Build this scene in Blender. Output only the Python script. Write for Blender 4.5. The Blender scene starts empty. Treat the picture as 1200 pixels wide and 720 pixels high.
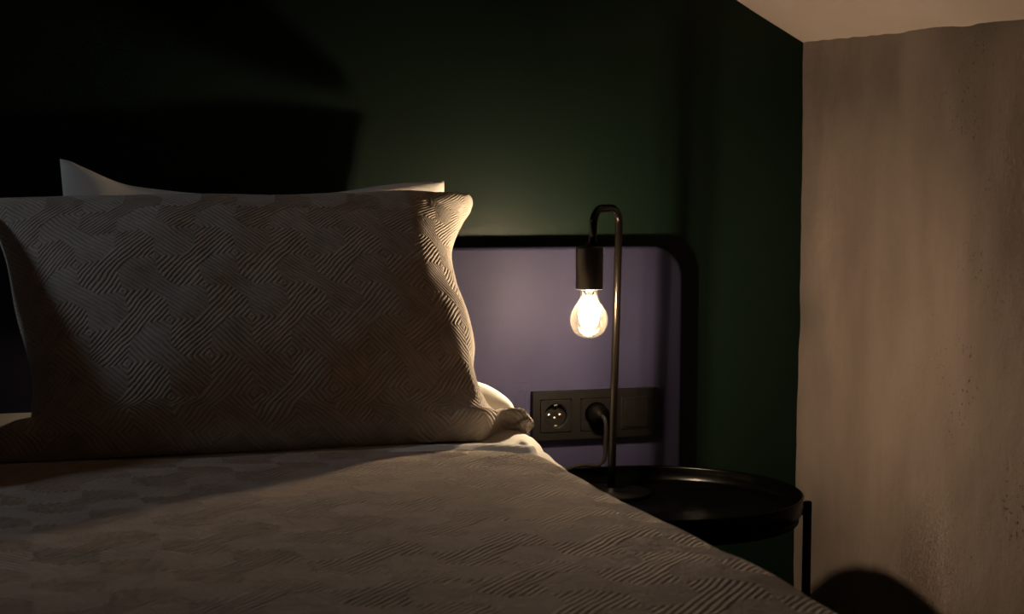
import bpy, bmesh, math
import numpy as np
from mathutils import Vector, Matrix
sc = bpy.context.scene
COL = sc.collection
H = 1.0                                   # eye height above the floor; heights below are given relative to the eye (e)
def V(x, y, e): return Vector((x, y, e + H))

# ------------------------------------------------------------------ materials
def mat(name, base, rough=.6, metal=0., spec=.5, sheen=0.):
    m = bpy.data.materials.new(name); m.use_nodes = True
    b = m.node_tree.nodes['Principled BSDF']
    b.inputs['Base Color'].default_value = (*base, 1); b.inputs['Roughness'].default_value = rough
    b.inputs['Metallic'].default_value = metal; b.inputs['Specular IOR Level'].default_value = spec
    if sheen:
        b.inputs['Sheen Weight'].default_value = sheen; b.inputs['Sheen Roughness'].default_value = .5
    return m
def noisy(m, c1, c2, scale=5., detail=5., stretch=(1, 1, 1), bump=0., bscale=60., bdist=.002, lo=.35, hi=.65):
    """object-space noise between two tones of the same paint or cloth, plus a fine relief"""
    nt = m.node_tree; N = nt.nodes; L = nt.links; b = N['Principled BSDF']
    tc = N.new('ShaderNodeTexCoord'); mp = N.new('ShaderNodeMapping'); mp.inputs['Scale'].default_value = stretch
    L.new(tc.outputs['Object'], mp.inputs['Vector'])
    n = N.new('ShaderNodeTexNoise'); n.inputs['Scale'].default_value = scale; n.inputs['Detail'].default_value = detail
    L.new(mp.outputs['Vector'], n.inputs['Vector'])
    r = N.new('ShaderNodeValToRGB'); r.color_ramp.elements[0].position = lo; r.color_ramp.elements[1].position = hi
    r.color_ramp.elements[0].color = (*c1, 1); r.color_ramp.elements[1].color = (*c2, 1)
    L.new(n.outputs['Fac'], r.inputs['Fac']); L.new(r.outputs['Color'], b.inputs['Base Color'])
    if bump:
        n2 = N.new('ShaderNodeTexNoise'); n2.inputs['Scale'].default_value = bscale; n2.inputs['Detail'].default_value = 4
        L.new(tc.outputs['Object'], n2.inputs['Vector'])
        bp = N.new('ShaderNodeBump'); bp.inputs['Strength'].default_value = bump; bp.inputs['Distance'].default_value = bdist
        L.new(n2.outputs['Fac'], bp.inputs['Height']); L.new(bp.outputs['Normal'], b.inputs['Normal'])
    return m, r, mp, tc

M = {}
M['green'] = noisy(mat('green_paint', (.03, .055, .025), .46, spec=.20), (.0018, .0070, .0039), (.0026, .0092, .0051), 3, 6, (1, 1, .35), .25, 90, .001)[0]
M['quilt'] = noisy(mat('taupe_quilted_cotton', (.4, .33, .27), .9, spec=.15, sheen=.15), (.42, .36, .305), (.50, .43, .37), 40, 4, (1, 1, 1), .35, 900, .0006)[0]
M['spread'] = noisy(mat('taupe_quilted_bedspread', (.4, .33, .27), .9, spec=.15, sheen=.15), (.47, .365, .29), (.55, .43, .345), 40, 4, (1, 1, 1), .8, 190, .0030)[0]
M['white'] = noisy(mat('white_cotton', (.75, .72, .68), .85, spec=.2), (.72, .70, .66), (.78, .75, .71), 20, 3, (1, 1, 1), .2, 700, .0004)[0]
M['lilac'] = noisy(mat('lilac_velvet', (.09, .078, .12), .6, spec=.09), (.0150, .0140, .0310), (.0185, .0174, .0375), 9, 6, (1, 1, .6), .3, 500, .0006)[0]
M['ceil'] = noisy(mat('ceiling_paint', (.6, .52, .46), .9, spec=.1), (.31, .252, .228), (.35, .288, .262), 3, 5, (1, 1, 1), .3, 60, .0015)[0]
M['black'] = noisy(mat('black_lacquer', (.003, .003, .003), .2, spec=.22), (.0004, .0004, .0004), (.0006, .0006, .0005), 8)[0]
M['blackmatt'] = noisy(mat('black_powder_coat', (.006, .005, .005), .5, spec=.2), (.0005, .0004, .0004), (.0008, .0007, .0006), 60, 3, (1, 1, 1), .2, 900, .0002)[0]
for k_ in ('black', 'blackmatt'):
    M[k_].node_tree.nodes['Principled BSDF'].inputs['IOR'].default_value = 1.10; M[k_].node_tree.nodes['Principled BSDF'].inputs['Specular IOR Level'].default_value = .5
M['bronze'] = mat('dark_bronze_tube', (.008, .0062, .0048), .22, .8)
M['holder'] = noisy(mat('dark_bronze_holder', (.06, .045, .03), .42, .6), (.022, .016, .011), (.028, .021, .014), 80)[0]
M['plate'] = noisy(mat('black_plastic', (.01, .008, .007), .5, spec=.14), (.0020, .0017, .0015), (.0028, .0024, .0021), 50)[0]
M['hole'] = mat('dark_cavity', (.006, .006, .006), .7)
M['steel'] = mat('contact_metal', (.75, .70, .60), .25, 1.)
M['cord'] = noisy(mat('cord_fabric', (.035, .03, .026), .8, spec=.1), (.004, .0034, .003), (.006, .005, .0045), 300)[0]
M['wood'] = noisy(mat('oak_floor', (.10, .065, .04), .5), (.08, .05, .03), (.13, .085, .05), 6, 6, (1, 8, 1))[0]
M['frame_w'] = noisy(mat('window_paint', (.6, .58, .54), .5), (.58, .56, .52), (.63, .61, .57), 10)[0]
M['base'] = noisy(mat('bed_base_cloth', (.06, .055, .05), .9), (.05, .046, .042), (.07, .064, .058), 60, 3, (1, 1, 1), .3, 500, .0006)[0]

# rough old plaster: streaked tones, patches rubbed to grey, dark pits
m, ramp, mp, tc = noisy(mat('old_plaster', (.5, .42, .34), .92, spec=.1), (.084, .065, .056), (.156, .124, .107), 3.2, 7, (1, 1.6, .5), 0, 1, 1, .32, .68)
nt = m.node_tree; N = nt.nodes; L = nt.links; b = N['Principled BSDF']
def nz(scale, detail, stretch=(1, 1, 1), rough=.5):
    mm = N.new('ShaderNodeMapping'); mm.inputs['Scale'].default_value = stretch; L.new(tc.outputs['Object'], mm.inputs['Vector'])
    n = N.new('ShaderNodeTexNoise'); n.inputs['Scale'].default_value = scale; n.inputs['Detail'].default_value = detail
    n.inputs['Roughness'].default_value = rough; L.new(mm.outputs['Vector'], n.inputs['Vector']); return n
def rp(sock, a, bb):
    r = N.new('ShaderNodeMapRange'); r.inputs['From Min'].default_value = a; r.inputs['From Max'].default_value = bb
    r.interpolation_type = 'SMOOTHSTEP'; L.new(sock, r.inputs['Value']); return r.outputs['Result']
def mul(a, bb):
    k = N.new('ShaderNodeMath'); k.operation = 'MULTIPLY'; L.new(a, k.inputs[0])
    if isinstance(bb, float): k.inputs[1].default_value = bb
    else: L.new(bb, k.inputs[1])
    return k.outputs[0]
def mixc(fac, a, col):
    k = N.new('ShaderNodeMix'); k.data_type = 'RGBA'; L.new(fac, k.inputs['Factor']); L.new(a, k.inputs['A'])
    k.inputs['B'].default_value = (*col, 1); return k.outputs['Result']
patch = rp(nz(2.6, 5, (1, 1, .6)).outputs['Fac'], .50, .68)
c = mixc(mul(patch, .7), ramp.outputs['Color'], (.055, .0465, .042))
pits = mul(rp(nz(150, 3, (1, 1, 1), .6).outputs['Fac'], .605, .67), rp(nz(6, 3).outputs['Fac'], .47, .58))
sy_ = N.new('ShaderNodeSeparateXYZ'); L.new(tc.outputs['Object'], sy_.inputs[0])
pits = mul(pits, rp(mul(sy_.outputs['Y'], -1.), .25, .52))
c = mixc(mul(pits, .85), c, (.02, .016, .014))
L.new(c, b.inputs['Base Color'])
bp = N.new('ShaderNodeBump'); bp.inputs['Strength'].default_value = .6; bp.inputs['Distance'].default_value = .006
L.new(nz(35, 7, (1, 1, .7), .65).outputs['Fac'], bp.inputs['Height']); L.new(bp.outputs['Normal'], b.inputs['Normal'])
M['plaster'] = m

# thin clear bulb glass: see-through, mirror-like at its rim, with a faint translucent haze put in for the bulb's glow
g = bpy.data.materials.new('clear_bulb_glass'); g.use_nodes = True; nt = g.node_tree; N = nt.nodes; L = nt.links; N.clear()
out = N.new('ShaderNodeOutputMaterial'); tr = N.new('ShaderNodeBsdfTransparent'); tr.inputs['Color'].default_value = (.97, .95, .92, 1)
gl = N.new('ShaderNodeBsdfGlossy'); gl.inputs['Roughness'].default_value = .04
hz = N.new('ShaderNodeBsdfTranslucent'); hz.inputs['Color'].default_value = (.9, .8, .65, 1)
lw = N.new('ShaderNodeLayerWeight'); lw.inputs['Blend'].default_value = .35
m1 = N.new('ShaderNodeMixShader'); m1.inputs[0].default_value = .005; L.new(tr.outputs[0], m1.inputs[1]); L.new(hz.outputs[0], m1.inputs[2])
k = N.new('ShaderNodeMath'); k.operation = 'MULTIPLY'; k.inputs[1].default_value = .5; L.new(lw.outputs['Fresnel'], k.inputs[0])
m2 = N.new('ShaderNodeMixShader'); L.new(k.outputs[0], m2.inputs[0]); L.new(m1.outputs[0], m2.inputs[1]); L.new(gl.outputs[0], m2.inputs[2])
L.new(m2.outputs[0], out.inputs[0]); M['glass'] = g
def emit(name, col, s):
    m = bpy.data.materials.new(name); m.use_nodes = True; b = m.node_tree.nodes['Principled BSDF']
    b.inputs['Base Color'].default_value = (*col, 1); b.inputs['Emission Color'].default_value = (*col, 1); b.inputs['Emission Strength'].default_value = s
    return m
M['filament'] = emit('glowing_filament', (1, .80, .52), 40)

# ------------------------------------------------------------------ helpers
def link(name, me, m, parent=None, smooth=True):
    o = bpy.data.objects.new(name, me); COL.objects.link(o)
    if m: me.materials.append(m)
    if smooth: me.polygons.foreach_set('use_smooth', [True] * len(me.polygons))
    if parent:
        o.parent = parent; o.matrix_parent_inverse = Matrix.Translation(-parent.location)
    return o
def fromdata(name, v, f, m, parent=None, smooth=True):
    me = bpy.data.meshes.new(name); me.from_pydata([tuple(p) for p in v], [], f); me.update()
    return link(name, me, m, parent, smooth)
def from_bm(name, bm, m, parent=None, smooth=False, bevel=0, seg=2):
    bmesh.ops.recalc_face_normals(bm, faces=bm.faces)
    me = bpy.data.meshes.new(name); bm.to_mesh(me); bm.free()
    o = link(name, me, m, parent, smooth)
    if bevel:
        mod = o.modifiers.new('bevel', 'BEVEL'); mod.width = bevel; mod.segments = seg; mod.limit_method = 'ANGLE'
    return o
def tag(o, label, cat, group=None):
    o['label'] = label; o['category'] = cat
    if group: o['group'] = group
    return o
def thing(name, loc, label, cat, group=None):
    o = bpy.data.objects.new(name, None); COL.objects.link(o); o.location = loc; o.empty_display_size = .05
    return tag(o, label, cat, group)
def struct(o): o['kind'] = 'structure'; return o
def box(bm, lo, hi):
    r = bmesh.ops.create_cube(bm, size=1); lo = Vector(lo); hi = Vector(hi)
    for v in r['verts']: v.co = Vector([(lo[i] + hi[i]) / 2 + v.co[i] * (hi[i] - lo[i]) for i in range(3)])
def lathe(prof, centre, n=48, axis='z'):
    """profile of (radius, height) pairs turned round an upright (or a y) axis"""
    v = []; f = []
    for r, h in prof:
        for i in range(n):
            a = 2 * math.pi * i / n
            if axis == 'z': v.append(centre + Vector((r * math.cos(a), r * math.sin(a), h)))
            else: v.append(centre + Vector((r * math.cos(a), h, r * math.sin(a))))
    for j in range(len(prof) - 1):
        for i in range(n):
            f.append((j * n + i, j * n + (i + 1) % n, (j + 1) * n + (i + 1) % n, (j + 1) * n + i))
    return v, f
def lathe_obj(name, prof, centre, m, parent=None, n=48, axis='z'):
    v, f = lathe(prof, centre, n, axis)
    bm = bmesh.new(); bv = [bm.verts.new(p) for p in v]
    for q in f:
        try: bm.faces.new([bv[i] for i in q])
        except ValueError: pass
    bmesh.ops.remove_doubles(bm, verts=bm.verts, dist=1e-5)
    o = from_bm(name, bm, m, parent, True)
    return o
def tube(name, pts, r, m, parent=None, n=14, smooth_path=True, sub=8):
    pts = [Vector(p) for p in pts]
    if smooth_path and len(pts) > 2:
        P = []
        for i in range(len(pts) - 1):
            p0 = pts[max(i - 1, 0)]; p1 = pts[i]; p2 = pts[i + 1]; p3 = pts[min(i + 2, len(pts) - 1)]
            for k in range(sub):
                t = k / sub
                P.append(.5 * (2 * p1 + (p2 - p0) * t + (2 * p0 - 5 * p1 + 4 * p2 - p3) * t * t + (3 * p1 - p0 - 3 * p2 + p3) * t ** 3))
        pts = P + [pts[-1]]
    v = []; f = []; up = None
    for i, p in enumerate(pts):
        d = (pts[min(i + 1, len(pts) - 1)] - pts[max(i - 1, 0)]).normalized()
        if up is None: up = d.orthogonal().normalized()
        up = (up - d * up.dot(d)).normalized(); w = d.cross(up)
        for k in range(n):
            a = 2 * math.pi * k / n; v.append(p + r * (math.cos(a) * up + math.sin(a) * w))
    for i in range(len(pts) - 1):
        for k in range(n): f.append((i * n + k, i * n + (k + 1) % n, (i + 1) * n + (k + 1) % n, (i + 1) * n + k))
    f.append(tuple(range(n))[::-1]); e = (len(pts) - 1) * n; f.append(tuple(e + k for k in range(n)))
    return fromdata(name, v, f, m, parent)
rng = np.random.default_rng(7)
def vnoise(x, y, seed):
    """smooth lattice noise in -1..1"""
    t = np.random.default_rng(seed).uniform(-1, 1, (256, 256))
    xi = np.floor(x).astype(int); yi = np.floor(y).astype(int); fx = x - xi; fy = y - yi
    fx = fx * fx * fx * (fx * (fx * 6 - 15) + 10); fy = fy * fy * fy * (fy * (fy * 6 - 15) + 10)
    g = lambda a, b: t[a % 256, b % 256]
    return (g(xi, yi) * (1 - fx) + g(xi + 1, yi) * fx) * (1 - fy) + (g(xi, yi + 1) * (1 - fx) + g(xi + 1, yi + 1) * fx) * fy
def fbm(x, y, seed, o=3): return sum(vnoise(x * 2 ** k, y * 2 ** k, seed + k) / 2 ** k for k in range(o))

# quilted relief: nested squares between two families of diagonal bands that pass over and under each other
T_Q = .072; S_Q = T_Q / 13
def warp(x, y):
    return (x + .0010 * vnoise(x / .022, y / .022, 91) + .0005 * vnoise(x / .006, y / .006, 93),
            y + .0010 * vnoise(x / .022, y / .022, 92) + .0005 * vnoise(x / .006, y / .006, 94))
def quilt(x, y):
    wx, wy = warp(x, y)
    u = (wx + wy) * .70711; v = (wx - wy) * .70711
    iu = np.floor(u / T_Q); iv = np.floor(v / T_Q); fu = u - iu * T_Q; fv = v - iv * T_Q
    w = 5 * S_Q; c0 = (T_Q + w) / 2
    inU = fu < w; inV = fv < w
    d = np.maximum(np.abs(fu - c0), np.abs(fv - c0))            # nested squares
    ridge = lambda q: np.abs(np.sin(np.pi * q / S_Q)) ** .6
    over = ((iu + iv) % 2) == 0
    h = np.where(inU & (~inV | over), ridge(fu), np.where(inV, ridge(fv), ridge(d)))
    return h * (1 + .25 * vnoise(x / .012, y / .012, 95)) - .55
def quilt_relief(m, dist, power):
    """the same quilting lines, sharp, as a relief of the cloth's material (its own cloth coordinates)"""
    nt = m.node_tree; N = nt.nodes; L = nt.links
    def mt(op, a, b=None, c=None):
        k = N.new('ShaderNodeMath'); k.operation = op
        for i, q in enumerate((a, b, c)):
            if q is None: continue
            if isinstance(q, (int, float)): k.inputs[i].default_value = q
            else: L.new(q, k.inputs[i])
        return k.outputs[0]
    uv = N.new('ShaderNodeUVMap'); uv.uv_map = 'cloth'; sx = N.new('ShaderNodeSeparateXYZ'); L.new(uv.outputs[0], sx.inputs[0])
    x, y = sx.outputs[0], sx.outputs[1]
    u = mt('MULTIPLY', mt('ADD', x, y), .70711 / T_Q); v = mt('MULTIPLY', mt('SUBTRACT', x, y), .70711 / T_Q)
    iu = mt('FLOOR', u); iv = mt('FLOOR', v); fu = mt('SUBTRACT', u, iu); fv = mt('SUBTRACT', v, iv)
    d = mt('MAXIMUM', mt('ABSOLUTE', mt('SUBTRACT', fu, 9 / 13)), mt('ABSOLUTE', mt('SUBTRACT', fv, 9 / 13)))
    inu = mt('LESS_THAN', fu, 5 / 13); inv = mt('LESS_THAN', fv, 5 / 13)
    over = mt('LESS_THAN', mt('FLOORED_MODULO', mt('ADD', iu, iv), 2.), .5)
    useu = mt('MULTIPLY', inu, mt('MAXIMUM', mt('SUBTRACT', 1., inv), over))
    usev = mt('MULTIPLY', inv, mt('SUBTRACT', 1., useu)); used = mt('SUBTRACT', mt('SUBTRACT', 1., useu), usev)
    q = mt('ADD', mt('ADD', mt('MULTIPLY', useu, fu), mt('MULTIPLY', usev, fv)), mt('MULTIPLY', used, d))
    h = mt('POWER', mt('ABSOLUTE', mt('SINE', mt('MULTIPLY', q, math.pi * 13))), power)
    old = [n for n in N if n.type == 'BUMP'][0]; old.inputs['Filter Width'].default_value = .1
    bp = N.new('ShaderNodeBump'); bp.inputs['Strength'].default_value = 1; bp.inputs['Distance'].default_value = dist; bp.inputs['Filter Width'].default_value = .1
    L.new(h, bp.inputs['Height']); L.new(old.outputs['Normal'], bp.inputs['Normal']); L.new(bp.outputs['Normal'], N['Principled BSDF'].inputs['Normal'])
def cloth_uv(o, wx, wy):
    me = o.data; lay = me.uv_layers.new(name='cloth'); vi = np.empty(len(me.loops), dtype=np.int32); me.loops.foreach_get('vertex_index', vi)
    uv = np.stack([wx.ravel(), wy.ravel()], 1)[vi]; lay.data.foreach_set('uv', np.ascontiguousarray(uv, dtype=np.float32).ravel())

def grid_normals(P):
    du = np.gradient(P, axis=1); dv = np.gradient(P, axis=0); n = np.cross(du, dv)
    return n / (np.linalg.norm(n, axis=2, keepdims=True) + 1e-12)
def grid_faces(nj, ni, off=0, flip=False):
    j, i = np.meshgrid(np.arange(nj - 1), np.arange(ni - 1), indexing='ij')
    a = (j * ni + i).ravel() + off
    q = np.stack([a, a + 1, a + 1 + ni, a + ni], 1)
    return q[:, ::-1] if flip else q
def mesh_np(name, verts, quads, m, parent=None):
    me = bpy.data.meshes.new(name); nv = len(verts); nf = len(quads)
    me.vertices.add(nv); me.vertices.foreach_set('co', np.ascontiguousarray(verts, dtype=np.float32).ravel())
    me.loops.add(nf * 4); me.loops.foreach_set('vertex_index', np.ascontiguousarray(quads, dtype=np.int32).ravel())
    me.polygons.add(nf); me.polygons.foreach_set('loop_start', np.arange(0, nf * 4, 4, dtype=np.int32))
    me.update(calc_edges=True); me.validate()
    return link(name, me, m, parent)

# ------------------------------------------------------------------ the room
XR, XL, YB, YF = 1.3468, -1.55, .05, -3.6
SL = .527; TY = .03; ZFLAT = 1.45
def ceil_e(x, y): return min(ZFLAT, .248 - SL * (x - XR) + TY * (y - YB))
def prism(name, poly, y0, y1, m):
    bm = bmesh.new(); a = [bm.verts.new(V(x, y0, e)) for x, e in poly]; bb = [bm.verts.new(V(x, y1, e)) for x, e in poly]
    bm.faces.new(a); bm.faces.new(bb[::-1]); n = len(poly)
    for i in range(n): bm.faces.new((a[i], bb[i], bb[(i + 1) % n], a[(i + 1) % n]))
    return from_bm(name, bm, m)
def profile(y, ex=.1):
    xk = XR - (ZFLAT - .248 - TY * (y - YB)) / SL
    return [(XL - ex, -H - .0), (XR + ex, -H - .0), (XR + ex, ceil_e(XR + ex, y) + .02), (xk, ZFLAT + .02), (XL - ex, ZFLAT + .02)]
struct(prism('wall_back', profile(YB), YB, YB + .1, M['green']))
struct(prism('wall_front', profile(YF), YF, YF - .1, M['ceil']))
bm = bmesh.new(); box(bm, (XL - .1, YF - .1, -.1), (XR + .1, YB + .1, 0)); struct(from_bm('floor', bm, M['wood']))
# ceiling: slope down to the low side wall, flat in the middle of the attic, hand-plastered surface
ny, nx = 150, 130
ys = np.concatenate([np.linspace(YB + .02, -.9, 110), np.linspace(-.93, YF - .05, ny - 110)])
xk = XR - (ZFLAT - .248) / SL
xs = np.concatenate([np.linspace(XR + .02, .9, 60), np.linspace(.88, xk, 40), np.linspace(xk - .03, XL - .05, nx - 100)])
X, Y = np.meshgrid(xs, ys); E_ = np.minimum(ZFLAT, .248 - SL * (X - XR) + TY * (Y - YB)) + .0010 * fbm(X / .09, Y / .09, 11, 3)
up = np.stack([X, Y, E_ + H + .06], 2).reshape(-1, 3); lo = np.stack([X, Y, E_ + H], 2).reshape(-1, 3)
struct(mesh_np('ceiling', np.concatenate([lo, up]), np.concatenate([grid_faces(ny, nx), grid_faces(ny, nx, ny * nx, True)]), M['ceil']))
# low side wall of old plaster, gently wavy
ys = np.concatenate([np.linspace(YB + .02, -1.0, 150), np.linspace(-1.04, YF - .05, 50)]); zs = np.linspace(-H, .30, 170)
Y, Z = np.meshgrid(ys, zs)
W = XR + .0075 * vnoise(Y / .13, Z / 1.1, 21) * np.clip((.22 - Z) / .2, .12, 1) + .0016 * fbm(Y / .05, Z / .08, 23, 3)
W = W + .0012 * np.clip((Z - .2) / .05, 0, 1) * vnoise(Y / .02, Z / .02, 27)
fr = np.stack([W, Y, Z + H], 2).reshape(-1, 3); bk = np.stack([W * 0 + XR + .1, Y, Z + H], 2).reshape(-1, 3)
keep = np.minimum(Z, ceil_e(XR, 0) + TY * (Y - 0) + .012) + H
fr[:, 2] = keep.ravel(); bk[:, 2] = keep.ravel()
struct(mesh_np('wall_right', np.concatenate([fr, bk]), np.concatenate([grid_faces(170, 200, 0, True), grid_faces(170, 200, 170 * 200)]), M['plaster']))
# left wall; its small high window is added, unseen, around the cool spot
WY0, WY1, WE0, WE1 = -.60, -.20, .84, 1.20
bm = bmesh.new()
box(bm, (XL - .1, YF - .1, 0), (XL, WY0, ZFLAT + H + .02)); box(bm, (XL - .1, WY1, 0), (XL, YB + .1, ZFLAT + H + .02))
box(bm, (XL - .1, WY0, 0), (XL, WY1, WE0 + H)); box(bm, (XL - .1, WY0, WE1 + H), (XL, WY1, ZFLAT + H + .02))
struct(from_bm('wall_left', bm, M['ceil']))
bm = bmesh.new(); t = .03
box(bm, (XL - .08, WY0, WE0 + H), (XL - .03, WY0 + t, WE1 + H)); box(bm, (XL - .08, WY1 - t, WE0 + H), (XL - .03, WY1, WE1 + H))
box(bm, (XL - .08, WY0 + t, WE0 + H), (XL - .03, WY1 - t, WE0 + H + t)); box(bm, (XL - .08, WY0 + t, WE1 + H - t), (XL - .03, WY1 - t, WE1 + H))
struct(from_bm('added_window_1', bm, M['frame_w'], bevel=.004))

# ------------------------------------------------------------------ headboard panel on the back wall
def rounded_panel(x0, x1, z0, z1, r, top_only=True, n=10):
    p = [(x0, z0), (x1, z0)]
    for cx, cz, a0 in ((x1 - r, z1 - r, 0), (x0 + r, z1 - r, 90)):
        for i in range(n + 1):
            a = math.radians(a0 + 90 * i / n); p.append((cx + r * math.cos(a), cz + r * math.sin(a)))
    return p
bm = bmesh.new(); P = rounded_panel(-1.38, 1.1015, .02, H - .103, .055)
a = [bm.verts.new((x, 0, z)) for x, z in P]; bb = [bm.verts.new((x, YB - .002, z)) for x, z in P]
bm.faces.new(a); bm.faces.new(bb[::-1]); n = len(P)
for i in range(n): bm.faces.new((a[i], bb[i], bb[(i + 1) % n], a[(i + 1) % n]))
hb = from_bm('headboard', bm, M['lilac'], None, False, .006, 4)
tag(hb, 'wide lilac headboard panel with rounded corners on the dark green wall', 'headboard')

# ------------------------------------------------------------------ triple socket on the headboard
SX, SE, SW, SH = .8312, -.3415, .223, .081
pl = thing('wall_socket', V(SX + SW / 2, 0, SE - SH / 2), 'black triple power socket plate set into the lilac headboard', 'socket')
bm = bmesh.new(); zc_ = SE - SH / 2; hw_ = .0276
box(bm, V(SX, -.012, zc_ + hw_), V(SX + SW, 0, SE)); box(bm, V(SX, -.012, SE - SH), V(SX + SW, 0, zc_ - hw_))
xs_ = [SX, .871 - hw_, .871 + hw_, .942 - hw_, .942 + hw_, 1.0135 - hw_, 1.0135 + hw_, SX + SW]
for i_ in (0, 2, 4, 6): box(bm, V(xs_[i_], -.012, zc_ - hw_), V(xs_[i_ + 1], 0, zc_ + hw_))
bmesh.ops.remove_doubles(bm, verts=bm.verts, dist=1e-5)
from_bm('cover_frame', bm, M['plate'], pl)
def insert_bm(cx, ce, half, rad, y0, y1, depth, n=64):
    """square insert with a round socket well"""
    bm = bmesh.new(); ring = []
    def sq(a, h):
        c, s = math.cos(a), math.sin(a); k = h / max(abs(c), abs(s)); return cx + c * k, ce + s * k
    L0, L1, L2, L3, L4 = [], [], [], [], []
    for i in range(n):
        a = 2 * math.pi * (i + .5) / n; c, s = math.cos(a), math.sin(a)
        x, e = sq(a, half); L0.append(bm.verts.new(V(x, y0, e)))
        x, e = sq(a, half - .0008); L1.append(bm.verts.new(V(x, y1, e)))
        L2.append(bm.verts.new(V(cx + c * (rad + .001), y1, ce + s * (rad + .001)))); L3.append(bm.verts.new(V(cx + c * rad, y1 + .001, ce + s * rad)))
        L4.append(bm.verts.new(V(cx + c * (rad - .0006), y1 + depth, ce + s * (rad - .0006))))
    for A, B in ((L0, L1), (L1, L2), (L2, L3), (L3, L4)):
        for i in range(n): bm.faces.new((A[i], A[(i + 1) % n], B[(i + 1) % n], B[i]))
    bm.faces.new(L4); return bm
sock_x = (.871, .942)
for i, cx in enumerate(sock_x):
    ce = SE - SH / 2
    ins = from_bm('socket_insert', insert_bm(cx, ce, .0275, .0195, -.0040, -.0135, .0090), M['plate'], pl)
    if i == 0:
        for dx in (-.0095, .0095):
            lathe_obj('pin_hole', [(0, -.0022), (.0024, -.0022), (.0030, -.0012), (.0030, 0)], V(cx + dx, -.0046, ce), M['steel'], ins, 20, 'y')
        lathe_obj('centre_screw', [(0, -.002), (.0022, -.002), (.0030, -.0008), (.0030, 0)], V(cx, -.0046, ce - .005), M['steel'], ins, 20, 'y')
        for s in (-1, 1):
            bm = bmesh.new(); box(bm, V(cx - .0028, -.0125, ce + s * .0172 - .0016), V(cx + .0028, -.0068, ce + s * .0172 + .0016))
            from_bm('earth_clip', bm, M['steel'], ins, False, .0006)
bm = bmesh.new(); cx = sock_x[1] + .0725 - .001; box(bm, V(cx - .0275, -.0135, ce - .0275), V(cx + .0275, -.0010, ce + .0275))
from_bm('blank_insert', bm, M['plate'], pl, False, .0015, 3)
bm = bmesh.new(); box(bm, V(cx - .0215, -.0146, ce - .0235), V(cx + .0215, -.0136, ce + .0235)); from_bm('rocker', bm, M['plate'], pl, False, .0007)

# ------------------------------------------------------------------ bed: base, mattress; sheet and spread lie on it
SHEET = -.343
bed = thing('bed', V(-.14, -1.05, -H), 'low double bed with a thick mattress standing against the lilac headboard', 'bed')
bm = bmesh.new(); box(bm, V(-.90, -2.04, -.90), V(.585, -.012, -.64)); from_bm('base', bm, M['base'], bed, False, .015, 3)
bm = bmesh.new(); box(bm, V(-.90, -2.035, -.638), V(.585, -.014, SHEET - .036)); from_bm('mattress', bm, M['white'], bed, False, .04, 5)
for x in (-.86, .56):
    for y in (-1.97, -.09):
        lathe_obj('leg', [(0, 0), (.022, 0), (.028, .10), (0, .10)], V(x, y, -H), M['blackmatt'], bed, 20)

def flare(y):                                              # the sheet fans out at the head end
    return .590 + .038 * np.clip((y + .71) / .05, 0, 1) + .055 * np.clip((y + .70) / .40, 0, 1)
# fitted sheet over the head end of the mattress
ya = np.linspace(-1.2, -.016, 150)
q = np.concatenate([np.linspace(0, 1, 150), 1 + np.linspace(.004, 1, 26)])   # across the top, then over the side
Q, YY = np.meshgrid(q, ya); EX = flare(YY)
top = np.clip(Q, 0, 1); drop = np.clip(Q - 1, 0, 1)
s_ = drop * .26; r_ = .034
ang = np.clip(s_ / r_, 0, math.pi / 2)
XX = -.90 + top * (EX + .90) + r_ * np.sin(ang); ZZ = SHEET - r_ * (1 - np.cos(ang)) - np.clip(s_ - r_ * math.pi / 2, 0, None)
ZZ = ZZ + (.0022 * fbm(XX / .10, YY / .06, 31, 3) + .0015 * np.exp(-((YY + .56 + .25 * (XX - .55)) / .012) ** 2)) * (drop == 0) * np.clip((XX - .30) / .1, 0, 1) + .011 * np.exp(-((YY + .535 + .5 * np.clip(XX - .58, 0, 1)) / .018) ** 2) * np.clip((XX - .42) / .12, 0, 1) * (drop == 0)
ZZ = ZZ + .006 * np.exp(-((YY + .40) / .07) ** 2) * np.clip((XX - .56) / .08, 0, 1) * (1 - .6 * drop)
ZZ = ZZ - .012 * np.clip((-.66 - YY) / .05, 0, 1)
XX = XX + (.006 * vnoise(YY / .05, ZZ / .2, 35)) * (drop > 0)
sv = np.stack([XX, YY, ZZ + H], 2)
sh = mesh_np('fitted_sheet', sv.reshape(-1, 3), grid_faces(*sv.shape[:2]), M['white'])
tag(sh, 'white cotton sheet on the mattress, showing beside the pillows and under the bedspread edge', 'sheet')

# quilted bedspread
SPR = -.335
def spread_top(x): return -.512 - .165 * np.clip((x - .50) / .14, 0, 1.3) ** 1.6 + .004 * np.sin(x * 21)
xa = np.concatenate([np.linspace(-.90, -.13, 90, endpoint=False), np.arange(-.13, .617, .0018)])
sa = np.concatenate([np.arange(0, .075, .0020), np.linspace(.078, .37, 50)])       # over the right side
ax = np.concatenate([xa, .617 + sa]); 
ta = np.concatenate([np.linspace(0, .006, 5, endpoint=False), np.arange(.006, 1.02, .0018), np.linspace(1.03, 1.53, 40)])
A, T = np.meshgrid(ax, ta)
Y0 = spread_top(np.minimum(A, .66)); YY = Y0 - T * (-2.045 - Y0) / (-1.53) * 1.0
r_ = .036; s_ = np.clip(A - .617, 0, None); ang = np.clip(s_ / r_, 0, math.pi / 2)
XX = np.minimum(A, .617) + r_ * np.sin(ang); ZZ = SPR - r_ * (1 - np.cos(ang)) - np.clip(s_ - r_ * math.pi / 2, 0, None)
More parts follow.
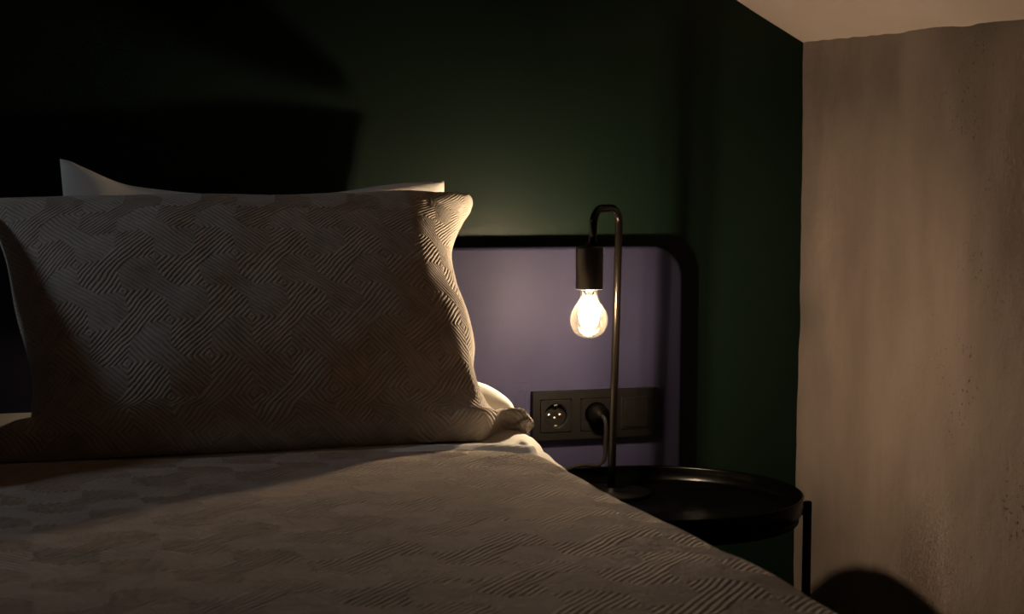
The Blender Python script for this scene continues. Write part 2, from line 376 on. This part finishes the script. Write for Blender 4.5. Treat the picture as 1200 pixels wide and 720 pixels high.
XX = XX + .010 * vnoise(YY / .12, ZZ / .3 + 5, 41) * np.clip((s_ - .04) / .08, 0, 1) + .003 * vnoise(YY / .10, A * 0 + 3, 43)
rum = .0042 * vnoise(A / .42 + .3, YY / .12 + .5 * A, 51) + .0016 * vnoise(A / .30, YY / .08 + .6 * A, 53)
rum = rum + .0025 * np.exp(-((YY + .60 + .08 * A) / .035) ** 2) * np.clip((.75 - A) / .3, .2, 1)
ZZ = ZZ + rum * np.cos(ang) - .006 * np.clip(1 - T / .005, 0, 1)
sv = np.stack([XX, YY, ZZ + H], 2); nn = grid_normals(sv)
if nn[200, 200, 2] < 0: nn = -nn
amp = .0005 * np.clip((A + .16) / .05, 0, 1) * np.clip((1.02 - T) / .05, 0, 1) * np.clip(T / .006, 0, 1) * np.clip((.68 - A) / .02, 0, 1)
sv = sv + nn * (amp * quilt(A * .88, YY * .88))[:, :, None]
fl = grid_normals(sv)[200, 200, 2] < 0
sp = mesh_np('quilted_bedspread', sv.reshape(-1, 3), grid_faces(*sv.shape[:2], 0, fl), M['spread'])
cloth_uv(sp, *warp(A * .88, YY * .88))
quilt_relief(M['spread'], .0026, .5); quilt_relief(M['quilt'], .0015, .5)
tag(sp, 'taupe quilted bedspread with a diamond pattern spread over the bed', 'bedspread')

# ------------------------------------------------------------------ pillows
def curve(pts, n):
    p = np.array(pts, float); d = np.r_[0, np.cumsum(np.hypot(*np.diff(p, axis=0).T))]; d /= d[-1]
    t = np.linspace(0, 1, n); o = np.zeros((n, 2))
    for k in range(2):                                     # monotone cubic through the points
        m = np.gradient(p[:, k], d); i = np.clip(np.searchsorted(d, t, 'right') - 1, 0, len(d) - 2)
        h = d[i + 1] - d[i]; s = (t - d[i]) / h
        o[:, k] = (1 + 2 * s) * (1 - s) ** 2 * p[i, k] + s * (1 - s) ** 2 * h * m[i] + s * s * (3 - 2 * s) * p[i + 1, k] + s * s * (s - 1) * h * m[i + 1]
    return o
def pillow_grid(bottom, right, top, left, ni, nj):
    Bc, Rc, Tc, Lc = curve(bottom, ni), curve(right, nj), curve(top, ni), curve(left, nj)
    u = np.linspace(0, 1, ni)[None, :, None]; v = np.linspace(0, 1, nj)[:, None, None]
    return ((1 - v) * Bc[None] + v * Tc[None] + (1 - u) * Lc[:, None] + u * Rc[:, None]
            - (1 - u) * (1 - v) * Bc[0] - u * (1 - v) * Bc[-1] - (1 - u) * v * Tc[0] - u * v * Tc[-1])
def pillow(name, m, b, t, outline, ni, nj, hf, hb, pw, q, lump, pattern, seed, parent=None, extra=None, lean=0., flange=.003, tip=None):
    """b and t: (y, e) of the bottom and top of the leaning middle plane; outline: bottom, right, top, left in that plane"""
    vdir = np.array([0, t[0] - b[0], t[1] - b[1]]); vdir /= np.linalg.norm(vdir); nrm = np.cross([1, 0, 0], vdir)
    G = pillow_grid(*outline, ni, nj)
    s = np.linspace(-1, 1, ni)[None, :]; tt = np.linspace(-1, 1, nj)[:, None]
    if tip is not None: tt = np.clip(2 * (G[:, :, 1] - G[:1, :, 1]) / (G[-1:, :, 1] - G[:1, :, 1]) - 1, -1, 1)
    prof = ((1 - np.where(s > 0, np.abs(s) ** pw[3], np.abs(s) ** pw[0])) * (1 - np.where(tt < 0, np.abs(tt) ** pw[2], np.abs(tt) ** pw[1]))).clip(0) ** q
    mid = np.array([0, b[0], b[1] + H]) + G[:, :, :1] * np.array([1, 0, 0]) + G[:, :, 1:] * vdir
    gx, gt = G[:, :, 0], G[:, :, 1]
    if lean:
        q_ = curve(lean, 300); mid[:, :, 1] = np.interp(gt, q_[:, 0], q_[:, 1])
    dist = np.minimum((1 - np.abs(s)) * .33, (1 - np.abs(tt)) * .2); flg = (flange + (0 if tip is None else .013 * np.exp(-((G[:, :, 0] - .665) / .035) ** 2 - ((G[:, :, 1] - .003) / .03) ** 2))) * np.clip(dist / .020, 0, 1) ** .5
    lum = lump * (vnoise(gx / .13, gt / .11, seed) + .5 * vnoise(gx / .05, gt / .06, seed + 1)) * prof ** .5
    if extra is not None: lum = lum + extra(gx, gt, prof)
    if tip is not None:
        mid[:, :, 1] += tip(gx, gt)
        sm = lambda q: np.clip(q, 0, 1) ** 2 * (3 - 2 * np.clip(q, 0, 1))
        k_ = sm((gx - .60) / .05) * (1 - sm((gt - .03) / .05)); mid += k_[:, :, None] * np.array([.014, .065, -.004])
    bend = .006 * vnoise(gx / .2, gt * 0 + 2, seed + 5)
    F = mid + nrm * (hf * prof + flg + lum + bend)[:, :, None]; Bk = mid - nrm * (hb * prof + flg - bend)[:, :, None]
    if pattern:                                            # cloth coordinates follow the surface, so the quilting is not stretched
        dx = np.linalg.norm(np.diff(F, axis=1), axis=2); cx_ = np.c_[np.zeros(nj), np.cumsum(dx, 1)]; cx_ -= cx_[:, ni // 2:ni // 2 + 1]
        dy = np.linalg.norm(np.diff(F, axis=0), axis=2); cy_ = np.r_[np.zeros((1, ni)), np.cumsum(dy, 0)]; cy_ -= cy_[nj // 2:nj // 2 + 1, :]
        gx, gt = cx_ + .33, cy_ + .2
        nn = grid_normals(F); sg = np.sign((nn * nrm).sum(2).mean()); edge = np.clip(dist / .012, 0, 1)
        F = F + sg * nn * (pattern * edge * quilt(gx + .02, gt))[:, :, None]
    st = 2; Bk = Bk[::st, ::st]
    n1 = F.reshape(-1, 3); n2 = Bk.reshape(-1, 3)
    o = mesh_np(name, np.concatenate([n1, n2]), np.concatenate([grid_faces(nj, ni), grid_faces(*Bk.shape[:2], len(n1), True)]), m, parent)
    if pattern:
        wx, wy = warp(gx + .02, gt); cloth_uv(o, np.r_[wx.ravel(), wx[::st, ::st].ravel()], np.r_[wy.ravel(), wy[::st, ::st].ravel()])
    return o
brown = ([(-.035, -.008), (.10, -.012), (.306, -.012), (.531, -.012), (.619, -.015), (.660, -.017), (.681, -.012)],
         [(.681, -.012), (.689, -.003), (.682, .010), (.664, .017), (.640, .022), (.620, .050), (.616, .089), (.627, .131), (.629, .174), (.623, .232), (.630, .290), (.652, .325), (.676, .350), (.698, .372), (.704, .388), (.700, .402)],
         [(-.035, .398), (.069, .394), (.23, .389), (.349, .390), (.472, .396), (.562, .402), (.626, .401), (.665, .403), (.700, .402)],
         [(-.035, -.008), (-.010, .030), (.030, .042), (.036, .075), (.018, .217), (.004, .314), (-.012, .36), (-.035, .398)])
def brown_tip(x, t):                                       # the upper outer corner falls back
    return .10 * np.clip((x - .555) / .12, 0, 1.2) ** 1.25 * np.clip((t - .03) / .32, 0, 1)
def brown_extra(x, t, p):                                  # folds that run in from the pinched corners
    c = np.hypot(x - .68, t - .0); a = np.arctan2(t, .68 - x + 1e-6)
    f = .006 * np.sin(a * 9 + 1) * np.exp(-(c / .11) ** 2) * np.clip(c / .02, 0, 1)
    c2 = np.hypot(x - .68, t - .40); a2 = np.arctan2(.40 - t, .68 - x + 1e-6)
    g_ = -.007 * np.exp(-((x - .628) / .011) ** 2) * np.clip(1 - t / .05, 0, 1)
    return (f + g_) * np.clip(p / .1, 0, 1)
o = pillow('quilted_pillow', M['quilt'], (-.46, -.33), (-.19, 0.), brown, 431, 261, .085, .045, (2.6, 2.3, 2.3, 2.0), .56, .006, .0012, 61, None, brown_extra, 0, .010, brown_tip)
tag(o, 'taupe quilted pillow with a diamond pattern leaning upright at the front', 'pillow')
nb = bpy.data.objects.new('quilted_pillow', o.data); COL.objects.link(nb); pv_ = Vector((0, -.46, H - .345)); nb.matrix_world = Matrix.Translation(pv_ + Vector((-.712, -.20, .026))) @ Matrix.Rotation(math.radians(-7), 4, 'X') @ Matrix.Translation(-pv_)  # unseen copy, added to cast the diagonal shadow on the front pillow
tag(nb, 'added taupe quilted pillow out of view at the left, shading the front pillow', 'pillow')
white = ([(.06, -.008), (.2, -.011), (.5, -.011), (.62, -.008), (.700, .004)],
         [(.700, .004), (.697, .020), (.686, .036), (.668, .050), (.645, .062), (.638, .10), (.652, .2), (.668, .27), (.670, .35), (.670, .41), (.671, .437)],
         [(.088, .476), (.100, .473), (.120, .461), (.172, .430), (.245, .415), (.371, .406), (.475, .410), (.613, .432), (.671, .437)],
         [(.06, -.008), (.085, .08), (.098, .3), (.091, .41), (.088, .476)])
o = pillow('white_pillow', M['white'], (-.33, -.33), (-.05, 0.), white, 181, 121, .045, .040, (3.0, 2.4, 2.4, 3.0), .62, .004, 0, 71, None, None, [(-.02, -.34), (0, -.33), (.1, -.265), (.2, -.15), (.26, -.085), (.31, -.062), (.36, -.053), (.40, -.048), (.437, -.042), (.48, -.024)])
nb = bpy.data.objects.new('white_pillow', o.data); COL.objects.link(nb); nb.location = (-.725, 0, 0)  # second unseen copy, added to keep the cool spot off the headboard
tag(nb, 'added plain white pillow out of view at the left, shading the headboard', 'pillow')
tag(o, 'plain white pillow standing behind the taupe pillow, its corner poking up', 'pillow')

# ------------------------------------------------------------------ round tray table
TC = (.956, -.247); RIM, FLOORE, TR = -.469, -.493, .2185
tt = thing('tray_table', V(TC[0], TC[1], -H), 'round black metal tray side table standing between the bed and plaster wall', 'side table')
ctr = V(TC[0], TC[1], 0)
lathe_obj('tray', [(0, FLOORE), (TR - .012, FLOORE), (TR - .006, FLOORE + .004), (TR - .004, RIM - .003), (TR - .0035, RIM), (TR - .001, RIM + .0015), (TR + .0012, RIM), (TR, RIM - .004), (TR - .001, FLOORE), (TR - .006, FLOORE - .004), (0, FLOORE - .004)], ctr, M['black'], tt, 128)
lathe_obj('support_ring', [(TR - .022, FLOORE - .0045), (TR - .006, FLOORE - .0045), (TR - .006, FLOORE - .014), (TR - .022, FLOORE - .014), (TR - .022, FLOORE - .0045)], ctr, M['blackmatt'], tt, 96)
for k in range(4):
    a = math.radians(-13 + 90 * k); d = Vector((math.cos(a), math.sin(a), 0)); p = ctr + d * (TR + .0145)
    lathe_obj('leg', [(0, -H), (.0062, -H), (.0068, -H + .002), (.0068, -.489), (.0055, -.4875), (0, -.4875)], p, M['blackmatt'], tt, 20)
    tube('leg_bracket', [ctr + d * (TR - .012) + Vector((0, 0, FLOORE - .011)), p + Vector((0, 0, FLOORE - .011))], .005, M['blackmatt'], tt, 12, False)
    lathe_obj('foot_cap', [(0, -H), (.0078, -H), (.0078, -H + .012), (.0068, -H + .012)], p, M['hole'], tt, 20)

# ------------------------------------------------------------------ table lamp
lamp = thing('table_lamp', V(.920, -.140, FLOORE), 'slim bronze hook-shaped table lamp with a glowing bare bulb on the black tray table', 'lamp')
lathe_obj('base', [(0, .0002), (.0615, .0002), (.063, .0015), (.063, .0055), (.061, .007), (.010, .0075), (.009, .012), (0, .012)], V(.920, -.140, FLOORE), M['blackmatt'], lamp, 64)
BX, BY = .8545, -.208
pt = V(.9290, -.140, -.062); bt = V(.920, -.140, FLOORE + .008)
d = Vector((BX + .006, BY, 0)) - Vector((pt.x, pt.y, 0)); dl = d.length; d = d / dl
path = [bt + (pt - bt) * i / 10 for i in range(11)]
R_ = .031
for i in range(1, 9):
    a = math.pi / 2 * i / 8; path.append(pt + d * R_ * (1 - math.cos(a)) + Vector((0, 0, R_ * .80 * math.sin(a))))
for i in range(0, 9):
    a = math.pi / 2 * (1 - i / 8); path.append(pt + d * (dl - R_ * (1 - math.cos(a))) + Vector((0, 0, R_ * .80 * math.sin(a))))
path.append(V(BX + .005, BY, -.094))
tube('pole', path, .0062, M['bronze'], lamp, 20, False)
hold = lathe_obj('bulb_holder', [(0, -.090), (.006, -.090), (.0075, -.0945), (.0195, -.0955), (.0208, -.0975), (.0208, -.1585), (.0198, -.1600), (.0145, -.1600), (.0140, -.150), (0, -.150)], V(BX, BY, 0), M['holder'], lamp, 56)
bulb = lathe_obj('bulb', [(.0132, -.157), (.0133, -.1675), (.0142, -.1735), (.0172, -.1795), (.0222, -.1865), (.0266, -.1945), (.0286, -.202), (.0289, -.2075), (.0277, -.215), (.0236, -.224), (.0170, -.2305), (.0090, -.2338), (0, -.2346)], V(BX, BY, 0), M['glass'], lamp, 56)
bulb['label'] = 'clear glass bulb lit from inside'
lathe_obj('glass_stem', [(0, -.158), (.0065, -.160), (.0045, -.172), (.0022, -.180), (.0016, -.188), (0, -.189)], V(BX, BY, 0), M['glass'], bulb, 20)
for k in range(6):                                         # upright filaments in a cage
    a = math.radians(30 + 60 * k)
    tube('filament', [V(BX + .004 * math.cos(a), BY + .004 * math.sin(a), -.172), V(BX + .0122 * math.cos(a), BY + .0122 * math.sin(a), -.184),
                      V(BX + .0122 * math.cos(a), BY + .0122 * math.sin(a), -.206), V(BX + .005 * math.cos(a), BY + .005 * math.sin(a), -.2155)], .0030, M['filament'], bulb, 8, True, 5)
ce = SE - SH / 2
plug = lathe_obj('plug', [(0, -.0075), (.0182, -.0075), (.0182, -.026), (.0170, -.029), (.0100, -.034), (.0065, -.040), (0, -.0415)], V(sock_x[1], 0, ce), M['blackmatt'], lamp, 40, 'y')
tube('cord', [V(.942, -.036, -.381), V(.9435, -.048, -.386), V(.945, -.050, -.402), V(.945, -.047, -.43), V(.944, -.046, -.452), V(.934, -.043, -.4625), V(.915, -.042, -.4615), V(.893, -.046, -.4625), V(.872, -.055, -.466),
              V(.850, -.072, -.474), V(.842, -.092, -.486), V(.848, -.113, -.4895), V(.866, -.128, -.4895)], .0034, M['cord'], lamp, 12, True, 8)

# ------------------------------------------------------------------ light
pd = bpy.data.lights.new('bulb_light', 'POINT'); pd.energy = 36; pd.color = (1, .76, .50); pd.shadow_soft_size = .014
po = bpy.data.objects.new('bulb_light', pd); COL.objects.link(po); po.location = V(BX, BY, -.187)
ad = bpy.data.lights.new('cool_fill_spot', 'SPOT'); ad.energy = 17; ad.color = (.72, .86, 1); ad.spot_size = math.radians(60); ad.spot_blend = 1; ad.shadow_soft_size = .09  # added spot for the cool light from the left, source unseen
ao = bpy.data.objects.new('cool_fill_spot', ad); COL.objects.link(ao); ao.location = V(XL - .02, -.40, 1.02)
ao.rotation_euler = (V(.0, -.56, -.22) - ao.location).to_track_quat('-Z', 'Y').to_euler()
w = bpy.data.worlds.new('dusk'); sc.world = w; w.use_nodes = True
w.node_tree.nodes['Background'].inputs[0].default_value = (.02, .03, .05, 1); w.node_tree.nodes['Background'].inputs[1].default_value = .3

# ------------------------------------------------------------------ camera
yaw, pit, rol = .3098, .0767, .0042
f = Vector((math.sin(yaw) * math.cos(pit), math.cos(yaw) * math.cos(pit), -math.sin(pit)))
r = Vector((math.cos(yaw), -math.sin(yaw), 0)); u = r.cross(f)
r, u = math.cos(rol) * r + math.sin(rol) * u, -math.sin(rol) * r + math.cos(rol) * u
cd = bpy.data.cameras.new('camera'); cd.sensor_width = 36; cd.lens = 1880 / 1200 * 36; cd.clip_start = .02
co = bpy.data.objects.new('camera', cd); COL.objects.link(co)
mw = Matrix((r, u, -f)).transposed().to_4x4(); mw.translation = V(0, -2.4926, 0); co.matrix_world = mw
cd.dof.use_dof = True; cd.dof.focus_distance = 2.35; cd.dof.aperture_fstop = 10
sc.camera = co
vs = sc.view_settings; vs.view_transform = 'Standard'; vs.look = 'None'; vs.gamma = 1; vs.use_curve_mapping = False; vs.exposure = 0
sc.cycles.use_denoising = True; sc.cycles.max_bounces = 8; sc.cycles.transparent_max_bounces = 16; sc.cycles.caustics_reflective = False; sc.cycles.caustics_refractive = False
